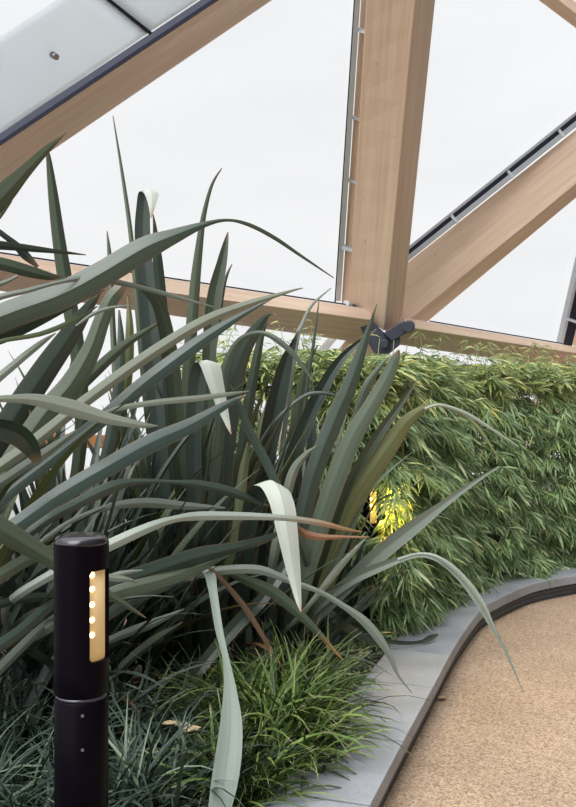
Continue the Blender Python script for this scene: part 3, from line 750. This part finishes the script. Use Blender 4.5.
H(T3, [(398, 560, 4), (418, 554, 3), (437, 557, 4), (457, 571, 5), (474, 590, 4.5), (487, 611, 3), (499, 640, 1)], (4.55, 4.35), 'p', link=False)
H(T3, [(315, 597, 8), (335, 612, 14), (355, 627, 16), (372, 638, 10), (388, 641, 5), (405, 643, 4), (420, 642, 4), (430, 638, 6), (439, 634, 1)], (5.0, 5.45), 'g', 10, None, True)
H(T3, [(278, 540, 10), (292, 478, 10), (305, 456, 6), (317, 446, 1)], (4.6, 4.5), 'p', 20)
H(T3, [(270, 428, 4), (300, 399, 4), (320, 393, 4), (346, 398, 1)], (4.8, 4.8), 'g')
H(T3, [(282, 450, 5), (296, 345, 5), (302, 325, 4), (312, 305, 3), (331, 288, 1)], (4.9, 4.9), 'p')
H(T3, [(300, 450, 4), (308, 380, 4), (314, 340, 3), (319, 300, 1)], (5.0, 5.0), 'g')
H(T3, [(318, 600, 7), (340, 552, 8), (355, 520, 5), (366, 499, 1)], (4.6, 4.5), 'g', 0, None, True)
H(T3, [(312, 602, 5), (340, 567, 7), (366, 538, 1)], (4.4, 4.4), 'p', 20)
H(T3, [(285, 470, 12), (296, 430, 13), (300, 400, 10), (306, 370, 6), (318, 345, 1)], (5.2, 5.2), 'g', 20)
# interior leaves of each clump
def fill(root, n, azr, tl, ln, wr, dr, ms):
    for _ in range(n):
        filler(root, random.uniform(*azr), random.uniform(*tl), random.uniform(*ln), random.uniform(*wr), random.uniform(*dr), random.choice(ms))
fill(T0, 34, (R(-30), R(160)), (4, 40), (1.2, 1.9), (.05, .085), (1, 5), 'gggo')
fill(T1, 52, (R(-10), R(190)), (3, 30), (1.2, 1.95), (.05, .085), (.5, 4.5), 'ggggo')
fill(T1, 14, (R(-70), R(0)), (30, 62), (.7, 1.3), (.04, .06), (1, 5), 'gggb')
fill(T2, 60, (R(-30), R(210)), (2, 22), (1.2, 1.85), (.05, .085), (.2, 2.5), 'ggggo')
fill(T2, 14, (R(170), R(350)), (30, 65), (.6, 1.1), (.04, .06), (1, 6), 'ggb')
fill(T3, 40, (R(0), R(190)), (2, 26), (1.1, 1.7), (.05, .085), (.3, 3), 'gggo')
fill(T3, 10, (R(-50), R(60)), (30, 60), (.6, 1.1), (.04, .06), (2, 6), 'g')

mass(T0, 'g', [(25, (R(0), R(180)), (10, 45), (.6, 1.3), (.04, .07), (1, 5), .2)])
mass(T1, 'g', [(45, (R(-30), R(60)), (2, 40), (.6, 1.5), (.04, .07), (1, 4), .17), (25, (R(90), R(200)), (5, 45), (.6, 1.3), (.04, .07), (1, 4), .17)])
mass(T2, 'g', [(60, (R(0), R(360)), (1, 18), (.7, 1.5), (.04, .075), (.3, 2), .16), (25, (R(120), R(240)), (10, 50), (.6, 1.2), (.04, .06), (1, 4), .16)])
mass(T3, 'g', [(25, (R(0), R(200)), (2, 30), (.6, 1.3), (.04, .07), (.5, 3), .13)])
# ------------------------------------------------------------------ bamboo hedge
front = [Vector((-.55, 5.75)), Vector((-.1, 5.9)), Vector((.3, 5.62)), Vector((.66, 5.52))]
s_start = min(range(len(oc)), key=lambda i: abs(oc[i].y-5.95))
s = arc[s_start]
while s < arc[-1]-.1:
    p, nl, d = at_arc(s); front.append(p+nl*(KW-.06)); s += .35
fa = [0]
for a, b in zip(front, front[1:]): fa.append(fa[-1]+(b-a).length)
def at_front(s):
    s = min(max(s, 0), fa[-1]-1e-4)
    for i in range(len(front)-1):
        if fa[i+1] >= s:
            t = (s-fa[i])/(fa[i+1]-fa[i]); d = (front[i+1]-front[i]).normalized()
            return front[i].lerp(front[i+1], t), Vector((-d.y, d.x)), d
def sprig(mb, c, dirv, nl, ll, rng):
    """a twig end carrying a drooping fan of narrow leaves"""
    d = dirv.normalized(); side = d.cross(Vector((0, 0, 1)))
    if side.length < .1: side = Vector((1, 0, 0))
    side.normalize(); up = side.cross(d)
    for i in range(nl):
        f = (i/(nl-1)-.5)*2 if nl > 1 else 0
        t = (d+side*f*rng.uniform(.7, 1.4)+up*rng.uniform(-.35, .35)).normalized()
        st = c-d*.03*rng.random()+side*f*.01
        L = ll*rng.uniform(.7, 1.15)*(1-.25*abs(f)); w = L*rng.uniform(.085, .135)
        la = Matrix.Rotation(rng.gauss(0, .75), 3, t) @ t.cross(up).normalized(); nr = la.cross(t)
        dp = Vector((0, 0, -1))*L
        k = len(mb.v)
        mb.v += [st, st+t*L*.35+la*w*.5-nr*w*.15+dp*.03, st+t*L*.35-la*w*.5-nr*w*.15+dp*.03, st+t*L*.38+dp*.03,
                 st+t*L*.7+la*w*.36+dp*.12, st+t*L*.7-la*w*.36+dp*.12, st+t*L*.72+dp*.12+nr*w*.12, st+t*L*.97+dp*.26]
        for fc in ((0, 1, 3), (0, 3, 2), (1, 4, 6, 3), (3, 6, 5, 2), (4, 7, 6), (6, 7, 5)):
            mb.face(tuple(k+q for q in fc), [(.4, .5)]*len(fc), True)
labs = ['bamboo clump behind the flax leaves, below the edge beam and left of the steel connector',
        'bamboo clump behind the far bollard lamp, right under the steel connector',
        'bamboo clump with yellow lit leaves just right of the far bollard lamp',
        'bamboo clump where the kerb starts to bend, behind the long arching flax leaf',
        'bamboo clump above the middle of the curved kerb',
        'bamboo clump second from the right edge, behind the curved kerb',
        'bamboo clump at the right edge of the photo, below the end of the edge beam']
ncl = 7; px_end = None
send = fa[-1]
for i in range(400):
    q = at_front(fa[-1]*i/400)[0]
    if CX+F*q.x/q.y > 640: send = fa[-1]*i/400; break
for ci in range(ncl):
    s0, s1 = send*ci/ncl, send*(ci+1)/ncl; sm = (s0+s1)/2
    p, nl, d = at_front(sm); rng = random.Random(100+ci)
    root = empty('bamboo_plant', (p.x+nl.x*.55, p.y+nl.y*.55, Pz), labs[ci], 'plant', 'bamboo clumps of the hedge')
    mb = MB(); mb2 = MB(); canes = []
    for _ in range(14):
        s = rng.uniform(s0, s1); q, n2, d2 = at_front(s); q = q+n2*rng.uniform(.4, .6 if ci < 2 else 1.1)
        h = rng.uniform(1.5, 1.95); lean = Vector((d2.x*rng.gauss(0, .12)-n2.x*rng.uniform(-.1, .3), d2.y*rng.gauss(0, .12)-n2.y*rng.uniform(-.1, .3), 0))
        pts = [Vector((q.x, q.y, Pz))+lean*(t*t)+Vector((0, 0, h*t)) for t in (0, .25, .5, .75, 1)]
        canes.append(pts)
        m3 = MB(); m3.tube(pts, .009, 7, .003); fixn(m3.build('cane', M['cane'], root))
    dens = 2100
    for _ in range(dens):
        s = rng.uniform(s0-.12, s1+.12)
        if s < 0 or s > send+.1: continue
        q, n2, d2 = at_front(s); ph = rng.random()
        top = 1.93+.22*noise.noise(Vector((s*1.7, 3.1, 0)))+.08*noise.noise(Vector((s*5, 1, 0)))
        bump = .20*noise.noise(Vector((s*1.9, ph*3.4, 7)))+.10*noise.noise(Vector((s*6, ph*9, 2)))
        # drooping tiers: each overhangs the one below it
        tier = (ph*4.6+1.6*noise.noise(Vector((s*1.6, 5, ph*1.5)))+9) % 1.0
        bump += .26*tier-.06
        if rng.random() < .76:           # the face towards the kerb
            z = .10+(top-.16)*ph; inn = -.05+.5*max(0, ph-.55)**1.3*1.6+.22*max(0, .2-ph)+bump+(rng.uniform(0, .08) if rng.random() < .55 else rng.uniform(.25, .85 if ci > 1 else .45))
        else:                            # the top
            z = top-rng.uniform(0, .22); inn = rng.uniform(.15, .75 if ci < 2 else 1.3)
        c = Vector((q.x+n2.x*inn, q.y+n2.y*inn, z))
        if b2.x-.05 < c.x-(c.y-b2.y)*.085 < b2.x+.12 and c.y < b2.y+.12 and b2.z+H2b-.36 < c.z < b2.z+H2b: continue
        if 340 < CX+F*c.x/c.y < 418 and z > EYE-(356-CY)/F*c.y: continue
        o = Vector((-n2.x, -n2.y, 0))+Vector((d2.x, d2.y, 0))*rng.gauss(-.25, 1.15)
        o.z = rng.uniform(-1.9, -.1) if z < top-.25 else rng.uniform(-.6, .7)
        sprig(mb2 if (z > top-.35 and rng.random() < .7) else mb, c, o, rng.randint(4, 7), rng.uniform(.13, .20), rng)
    for _ in range(30):                  # loose sprays standing above the top
        s = rng.uniform(s0, s1); q, n2, d2 = at_front(s); inn = rng.uniform(.15, .9)
        b = Vector((q.x+n2.x*inn, q.y+n2.y*inn, 1.65))
        if 335 < CX+F*b.x/b.y < 425: continue
        e = b+Vector((rng.gauss(0, .12), rng.gauss(0, .08), rng.uniform(.22, .52)))
        m3 = MB(); m3.tube([b, b.lerp(e, .5)+Vector((0, 0, .02)), e], .0025, 5, .0015); fixn(m3.build('twig', M['cane'], root))
        for t in (.35, .55, .75, .9, 1):
            o = Vector((rng.gauss(0, 1), rng.gauss(0, 1), rng.uniform(-.5, .5)))
            sprig(mb2, b.lerp(e, t), o, rng.randint(2, 4), rng.uniform(.09, .14), rng)
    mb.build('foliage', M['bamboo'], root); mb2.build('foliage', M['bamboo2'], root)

# ------------------------------------------------------------------ grass tufts, ground cover, litter
def tuft(pos, nb, ln, m, label, spread=.12, seed=0, wid=(.009, .0155), up=(0, 95)):
    rng = random.Random(seed); mb = MB()
    for _ in range(nb):
        a = pos+Vector((rng.gauss(0, spread), rng.gauss(0, spread*.8), 0)); az = rng.uniform(0, 2*math.pi)
        out = Vector((a.x-pos.x, a.y-pos.y, 0))
        h = Vector((math.cos(az), math.sin(az), 0))+out*4; h.normalize()
        ang = R(rng.uniform(*up)*.5); L = rng.uniform(*ln); w = rng.uniform(*wid); n = 7; p = a.copy(); k = len(mb.v)
        side = Vector((-h.y, h.x, 0)); dr = rng.uniform(6, 19); tw = rng.uniform(-.4, .4)
        for i in range(n+1):
            s = i/n; t = h*math.sin(ang)+Vector((0, 0, 1))*math.cos(ang); la = (side+Vector((0, 0, tw*2))).normalized()
            ww = w*(1 if s < .5 else 1-((s-.5)/.5)**1.5*.95)
            nr = t.cross(la)
            mb.v += [p-la*ww/2+nr*ww*.15, p+Vector((0, 0, 0)), p+la*ww/2+nr*ww*.15]
            p = p+t*L/n; ang += R(dr)
            if p.z < Pz+.012: p.z = Pz+.012+rng.random()*.01
        for i in range(n):
            for j in range(2):
                q = k+i*3+j; mb.face((q, q+1, q+4, q+3), [(i/n, j/2), (i/n, j/2+.5), ((i+1)/n, j/2+.5), ((i+1)/n, j/2)], True)
    o = mb.build('grass_tuft', M[m], None, pos); tag(o, label, 'grass', 'grass tufts in the bed'); return o
def gp(px, d): return Vector(((px-CX)/F*d, d, Pz))
for i, (px, d, nb, ln, m, lab, sp) in enumerate([
    (-35, 3.05, 240, (.36, .60), 'grass_blue', 'dark grass tuft in the bottom left corner', .09),
    (20, 3.6, 260, (.36, .60), 'grass_blue', 'dark grass tuft left of the near bollard at its seam height', .10),
    (-40, 3.9, 240, (.34, .56), 'grass_blue', 'dark grass tuft at the left edge below the leaning flax leaves', .10),
    (62, 2.95, 170, (.30, .46), 'grass_blue', 'dark grass tuft hugging the back of the near bollard post', .09),
    (140, 3.2, 260, (.34, .58), 'grass_blue', 'dark grass tuft at the bottom edge just right of the near bollard', .10),
    (128, 3.85, 240, (.32, .54), 'grass_blue', 'dark grass tuft right of the near bollard below the lit strip', .10),
    (190, 3.5, 150, (.26, .42), 'grass_blue', 'dark grass tuft below the dry brown leaves', .09),
    (222, 4.1, 220, (.34, .54), 'grass_green', 'green grass tuft behind the hanging split flax leaf', .09),
    (274, 3.85, 360, (.40, .62), 'grass_green', 'large bright green grass tuft right of the hanging flax leaf', .085),
    (292, 4.35, 260, (.36, .56), 'grass_green', 'bright green grass tuft farthest back, reaching up to the brown-tipped flax leaves', .10),
    (238, 3.35, 220, (.30, .46), 'grass_green', 'green grass tuft at the bottom edge beside the nearest coping slab', .08),
    (278, 3.58, 230, (.28, .44), 'grass_green', 'green grass tuft drooping its pale tips over the grey coping', .07)]):
    tuft(gp(px, d), nb, ln, m, lab, sp, 40+i)
# low small-leaved ground cover between grass and bamboo
mb = MB(); rng = random.Random(5)
for _ in range(1500):
    px, py = rng.uniform(296, 425), rng.uniform(618, 712)
    c = G(px, py, .10)
    near = min((Vector((c.x, c.y))-q).length for q in oc)
    if near < KW+.02 or near > 1.1: continue
    c.z = .10+rng.uniform(0, .13)
    sprig(mb, c, Vector((rng.gauss(0, 1), rng.gauss(0, 1), rng.uniform(.1, .9))), rng.randint(4, 6), rng.uniform(.04, .065), rng)
tag(mb.build('ground_cover', M['cover'], None, G(360, 670)), 'low small-leaved green ground cover between grass and kerb', 'ground cover', None, 'stuff')
def dry(px, py, z, size, label, seed, m='dry'):
    rng = random.Random(seed); c = G(px, py, z); n = 8; mb = MB(); a = rng.uniform(0, 3)
    for i in range(n+1):
        s = i/n; w = math.sin(math.pi*min(s*.9+.08, 1))*size*.36
        for o in (-1, -.5, 0, .5, 1):
            x = (s-.5)*size; y = o*w
            mb.v.append(c+Vector((x*math.cos(a)-y*math.sin(a), x*math.sin(a)+y*math.cos(a), .004+abs(o)*w*.6+.25*size*(s-.5)**2*2+rng.uniform(0, .004))))
    for i in range(n):
        for j in range(4): mb.face((i*5+j, i*5+j+1, i*5+j+6, i*5+j+5), [(i/n, .5)]*4, True)
    tag(mb.build('dry_leaf', M[m], None, c), label, 'leaf', 'fallen dry leaves')
dry(171, 727, .31, 0.067, 'dry tan leaf lying on the dark grass, leftmost of three together', 1)
dry(181, 729, .31, 0.072, 'dry tan leaf on the dark grass, middle of three together', 2)
dry(192, 734, .31, 0.087, 'largest dry tan leaf on the dark grass, nearest the hanging flax leaf', 3)
dry(443, 700, 0, .06, 'small dry curled leaf on the path against the kerb', 4)

# ------------------------------------------------------------------ sky, camera
sc = bpy.context.scene
w = bpy.data.worlds.new('overcast_sky'); sc.world = w; w.use_nodes = True; nt = w.node_tree; L = nt.links.new
bg = nt.nodes['Background']; tc = nt.nodes.new('ShaderNodeTexCoord')
sx = nt.nodes.new('ShaderNodeSeparateXYZ'); L(tc.outputs['Generated'], sx.inputs[0])
ma = N(nt, 'ShaderNodeMath', operation='MULTIPLY_ADD'); ma.inputs[1].default_value = .5; ma.inputs[2].default_value = .5; L(sx.outputs['Z'], ma.inputs[0])
g = ramp(nt, ma.outputs[0], [(0, (.12, .11, .10)), (.40, (.22, .21, .20)), (.47, (.90, .905, .91)), (.62, (.915, .92, .93)), (.72, (.93, .945, .955)), (.80, (1.6, 1.62, 1.65)), (1, (2.5, 2.55, 2.6))])
mp = nt.nodes.new('ShaderNodeMapping'); mp.inputs['Scale'].default_value = (1.2, 1.2, 4); L(tc.outputs['Generated'], mp.inputs[0])
nz = N(nt, 'ShaderNodeTexNoise', Scale=2.2, Detail=5.0, Roughness=.55); L(mp.outputs[0], nz.inputs['Vector'])
cl = ramp(nt, nz.outputs['Fac'], [(.35, (.955, .96, .968)), (.65, (1.03, 1.03, 1.03))])
mm = N(nt, 'ShaderNodeMix', data_type='RGBA', blend_type='MULTIPLY'); mm.inputs[0].default_value = 1
L(g, mm.inputs[6]); L(cl, mm.inputs[7])
# the overcast is brighter towards the sun behind the viewer and duller to the right
my = N(nt, 'ShaderNodeMapRange', interpolation_type='SMOOTHSTEP'); my.inputs[1].default_value = .5; my.inputs[2].default_value = -.9; my.inputs[3].default_value = 1.0; my.inputs[4].default_value = 2.4
L(sx.outputs['Y'], my.inputs[0])
mx2 = N(nt, 'ShaderNodeMapRange', interpolation_type='SMOOTHSTEP'); mx2.inputs[1].default_value = 0; mx2.inputs[2].default_value = .5; mx2.inputs[3].default_value = 1.0; mx2.inputs[4].default_value = .15
xr = N(nt, 'ShaderNodeMath', operation='MULTIPLY_ADD'); xr.inputs[1].default_value = -.4; L(sx.outputs['Y'], xr.inputs[0]); L(sx.outputs['X'], xr.inputs[2])
L(xr.outputs[0], mx2.inputs[0])
pr = N(nt, 'ShaderNodeMath', operation='MULTIPLY'); L(my.outputs[0], pr.inputs[0]); L(mx2.outputs[0], pr.inputs[1])
vm = N(nt, 'ShaderNodeVectorMath', operation='SCALE'); L(mm.outputs[2], vm.inputs[0]); L(pr.outputs[0], vm.inputs['Scale'])
L(vm.outputs[0], bg.inputs[0]); bg.inputs[1].default_value = 1.0
sun = bpy.data.lights.new('soft_daylight', 'SUN'); sun.energy = 1.5; sun.angle = R(45); sun.color = (1, .98, .95)
so = bpy.data.objects.new('soft_daylight', sun); col.objects.link(so); so.location = (2, -3, 8)
so.rotation_euler = Vector((.35, .62, -.7)).to_track_quat('-Z', 'Y').to_euler()
cam = bpy.data.cameras.new('camera'); cam.sensor_fit = 'HORIZONTAL'; cam.sensor_width = 36; cam.lens = 36*F/576
co = bpy.data.objects.new('camera', cam); col.objects.link(co); co.location = (0, 0, EYE); co.rotation_euler = (R(90), 0, 0)
sc.camera = co
vs = sc.view_settings; vs.view_transform = 'Standard'; vs.look = 'None'; vs.exposure = 0; vs.gamma = 1; vs.use_curve_mapping = False
